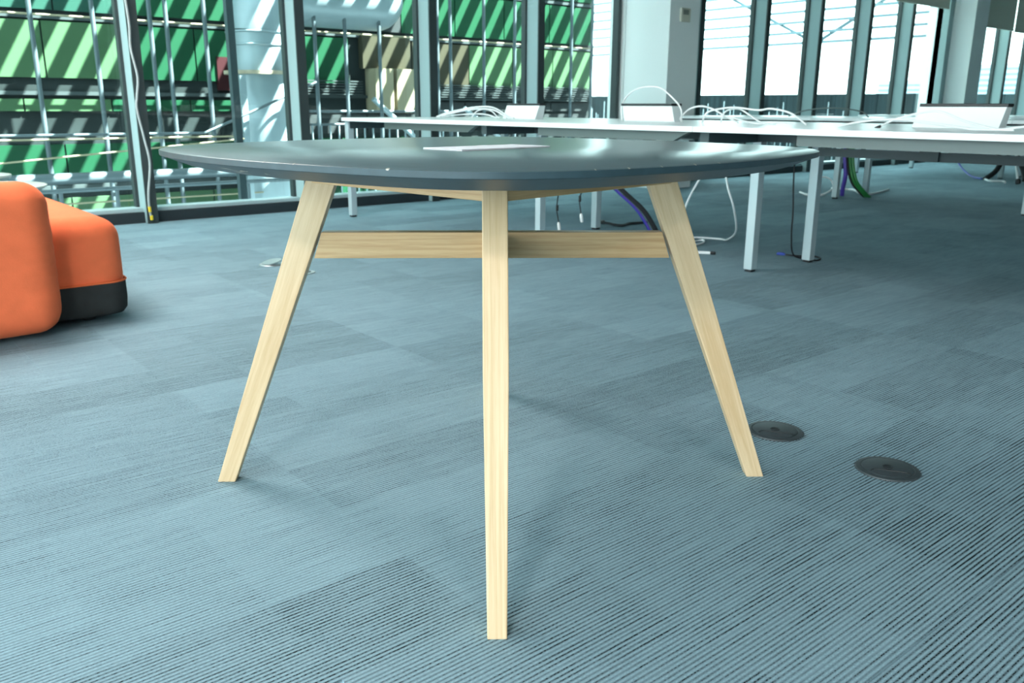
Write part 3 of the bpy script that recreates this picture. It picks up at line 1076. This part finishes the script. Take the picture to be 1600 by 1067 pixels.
bb('wall', (-3, FY, -1.4), (9.45, FY + 3, 3.4), 'o_wall')
rows = [  # z0, z1, list of (x0,x1,material)
    (1.075, 1.60, [(-3, 2.75, 'o_lgreen'), (2.75, 4.25, 'o_green'), (4.25, 5.35, 'o_green'), (6.25, 7.15, 'o_olive'), (7.15, 9.4, 'o_lgreen')]),
    (1.70, 2.20, [(-3, 2.9, 'o_teal'), (2.9, 4.4, 'o_green'), (4.4, 6.1, 'o_grey'), (6.1, 9.4, 'o_green')]),
    (2.28, 2.75, [(-3, 4.4, 'o_teal'), (4.4, 9.4, 'o_green')]),
    (.76, .875, [(-3, 2.6, 'o_lgreen'), (2.6, 4.2, 'o_green'), (6.3, 9.4, 'o_grey')]),
    (.13, .44, [(-3, 4.3, 'o_green'), (4.3, 6.1, 'o_green')]),
    (-.33, -.09, [(-3, 4.3, 'o_lgreen'), (4.3, 6.0, 'o_green')]),
    (.50, .72, [(4.3, 6.2, 'o_grey'), (6.2, 9.4, 'o_grey')]),
]
for z0, z1, segs in rows:
    for xa, xb, m_ in segs:
        n_ = max(1, round((xb - xa) / .75))
        for i in range(n_):
            a = xa + (xb - xa) * i / n_
            c = xa + (xb - xa) * (i + 1) / n_
            bb('panel', (a + .008, FY - .03, z0), (c - .008, FY + .01, z1), m_)
for z in (1.635, .93, .02, 2.24, -.40):
    bb('ledge', (-3, FY - .04, z - .018), (9.45, FY + .01, z + .018), 'o_ledge')
bb('red_panel', (3.72, FY - .05, .98), (4.12, FY + .01, 1.33), 'o_red')
bb('beige_panel', (5.58, FY - .25, .74), (5.83, FY + .01, 1.26), 'o_beige')
bb('beige_panel', (5.88, FY - .25, .74), (6.14, FY + .01, 1.26), 'o_beige')
bb('olive_panel', (5.50, FY - .10, 1.26), (6.18, FY + .01, 1.64), 'o_olive')
for i in range(6):
    bb('louvre', (4.3, FY - .08, .95 + i * .03), (5.5, FY - .05, .963 + i * .03), 'o_ledge')
for i in range(7):
    bb('louvre', (6.2, FY - .08, .90 + i * .03), (9.4, FY - .05, .913 + i * .03), 'o_ledge')

# outer screen of poles and rails just outside the glass
scr = thing('steel_pole_screen', 'screen of steel poles, pipe and rails outside the glass wall', 'screen', (0, 8.4, -1.4))


def st(name, pts, r, m='o_steel', seg=10):
    return MB().tube([(x, y - 8.4, z + 1.4) for x, y, z in pts], r, seg).build(name, m, scr, smooth=True)


for x in (-.3, .5, 1.716, 2.204, 2.687, 2.831, 3.185, 4.312, 4.661, 5.074, 5.832, 6.010, 6.494, 6.967, 7.413, 7.907, 8.275):
    st('pole', [(x, 8.4, -1.4), (x, 8.4, 3.6)], .020)
st('rod', [(-2, 9.2, 1.62), (9.3, 9.2, 1.62)], .010, 'o_beige')
st('handrail', [(-2, 8.2, .575), (3.02, 8.2, .570), (3.38, 8.2, .715), (4.2, 8.2, 1.05)], .013)
st('handrail', [(-2, 8.3, .532), (3.4, 8.3, .532)], .009, 'o_beige')
st('sloping_rod', [(-.6, 8.2, .20), (1.714, 8.2, .383), (2.345, 8.2, .429), (3.4, 8.2, .51)], .008, 'o_beige')
st('pipe', [(-2, 8.2, .205), (4.05, 8.2, .205)], .050)
st('lower_rail', [(-2, 7.6, .155), (4.6, 7.6, .155)], .018)
st('lower_rod', [(-2, 8.3, -.02), (3.6, 8.3, -.02)], .008, 'o_beige')
for x in (-.5, 1.62, 2.05, 2.24, 3.2, 4.3):
    st('rail_post', [(x, 7.7, -1.4), (x, 7.7, .14)], .016)
fr_ = MB().box((2.79, 6.88 - 8.4, 0), (2.845, 6.94 - 8.4, 4.4)).build('frame_post', 'o_steel', scr)
# balustrade beyond the desk end
for x in [4.15 + .11 * i for i in range(22)]:
    st('baluster', [(x, 8.9, -1.4), (x, 8.9, .62)], .010, 'o_duct')
st('top_rail', [(4.1, 8.9, .76), (6.55, 8.9, .76)], .016)
st('middle_rail', [(4.1, 8.9, .62), (6.55, 8.9, .62)], .014)
st('brace', [(5.15, 8.7, .90), (5.75, 8.7, .42), (6.3, 8.7, -.05)], .03, 'o_duct')
st('brace', [(6.05, 8.2, .80), (6.6, 8.2, .45)], .025, 'o_duct')

# silver ventilation duct
duct = thing('ventilation_duct', 'big silver ventilation duct with elbow outside the glass wall', 'duct', (3.80, 8.6, -1.4))
R_ = .31


def dpt(p):
    return (p[0] - 3.80, p[1] - 8.6, p[2] + 1.4)


MB().tube([dpt((3.80, 8.6, z)) for z in (-1.4, .2, 1.14, 1.52)], R_, 40).build('vertical_duct', 'o_duct', duct, smooth=True)
el = [dpt((3.80 + .40 * (1 - math.cos(a)), 8.6, 1.52 + .40 * math.sin(a))) for a in [PI / 2 * k / 10 for k in range(11)]]
MB().tube(el, R_, 40).build('elbow', 'o_duct', duct, smooth=True)
MB().tube([dpt((x, 8.6, 1.92)) for x in (4.20, 4.8, 5.15)], R_, 40).build('horizontal_duct', 'o_duct', duct, smooth=True)
MB().tube([dpt((5.15 + .30 * math.sin(a), 8.6, 1.92)) for a in [PI / 2 * k / 6 for k in range(7)]],
          [R_ * math.cos(PI / 2 * k / 6 * .96) for k in range(7)], 40).build('rounded_end', 'o_duct', duct, smooth=True)
MB().lathe([(R_ + .005, 0), (R_ + .012, .006), (R_ + .012, .014), (R_ + .005, .02)], 40, dpt((3.8, 8.6, 1.51))).build('seam_band', 'o_duct', duct, smooth=True)
MB().lathe([(R_ + .005, 0), (R_ + .012, .006), (R_ + .012, .014), (R_ + .005, .02)], 40, dpt((3.8, 8.6, 1.39))).build('seam_band', 'o_duct', duct, smooth=True)
MB().lathe([(R_ + .005, 0), (R_ + .055, 0), (R_ + .055, .035), (R_ + .005, .035)], 40, dpt((3.8, 8.6, 1.12))).build('flange', 'o_rust', duct, smooth=True)
MB().box((3.43 - 3.8, -.34, 0), (3.49 - 3.8, -.28, 2.5)).build('support_post', 'o_duct', duct)

# overhead sunshade whose slats throw the diagonal stripes of light
sh = thing('overhead_sunshade', 'overhead aluminium slat sunshade between the two buildings', 'sunshade', (7, 7.5, 4.2))
pitch = .284
sl_me = None
for i in range(52):
    x = .2 + i * pitch
    if sl_me is None:
        s_ = MB().box((-.080, -2.3, -.012), (.080, 1.9, .012)).build('slat', 'o_slat', sh, loc=(x - 7, 0, 0))
        sl_me = s_.data
    else:
        s_ = bpy.data.objects.new('slat', sl_me)
        col.objects.link(s_)
        s_.parent = sh
        s_.location = (x - 7, 0, 0)
for y in (5.3, 9.35):
    MB().box((-6.9, y - 7.5 - .05, .03), (8.2, y - 7.5 + .05, .13)).build('cross_beam', 'o_slat', sh)

# louvre wing seen through the right-hand windows
LX = 16.0
wing = thing('louvre_screen', 'white-backed horizontal louvre screen with diagonal braces outside the right-hand windows', 'screen', (LX, 12, -1.4))


def wg(name, lo, hi, m):
    return MB().box((lo[0] - LX, lo[1] - 12, lo[2] + 1.4), (hi[0] - LX, hi[1] - 12, hi[2] + 1.4)).build(name, m, wing)


wg('rail', (LX - .04, 7.2, 2.045), (LX + .04, 16.6, 2.095), 'o_slat')
for i in range(1, 11):
    z = 2.07 + i * .2
    wg('louvre', (LX - .05, 7.2, z - .022), (LX + .05, 16.6, z + .022), 'o_slat')
for (ya, za), (yb, zb) in (((12.06, 3.05), (10.0, 2.06)), ((10.0, 2.06), (9.1, 2.53)), ((9.1, 2.53), (8.0, 3.1))):
    MB().tube([(.08, ya - 12, za + 1.4), (.08, yb - 12, zb + 1.4)], .035, 8).build('brace', 'o_slat', wing)
for y in (7.2, 11.2, 15.3, 16.6):
    wg('post', (LX + .05, y - .04, -1.4), (LX + .12, y + .04, 4.2), 'o_slat')
wg('parapet', (LX + .2, 7.9, -1.4), (LX + .4, 17.6, 1.085), 'o_parapet')
for i in range(56):
    y = 8.5 + i * .145 + random.uniform(-.05, .05)
    h = .78 + random.uniform(-.2, .22)
    MB().tube([(-.3, y - 12, 0), (-.3, y - 12, h + 1.4)], .010, 6).build('picket', 'o_duct', wing)

fb = thing('distant_building', 'pale blue striped building on the horizon beyond the right-hand windows', 'building', (60, 26, -1.4))
for ya, yb, zt in ((27.0, 32.2, 2.65), (14.0, 25.6, 3.55), (25.6, 27.0, 2.2)):
    MB().box((0, ya - 26, 0), (6, yb - 26, zt + 1.4)).build('block', 'o_far', fb)
    for k in range(5):
        z = zt - .35 - k * .33
        MB().box((-.05, ya - 26 + .2, z + 1.4), (.02, yb - 26 - .2, z + 1.4 + .12)).build('window_band', 'o_farband', fb)
MB().box((-4, -30, 0), (-3.5, 12, 3.05)).build('perimeter_wall', 'o_parapet', fb)
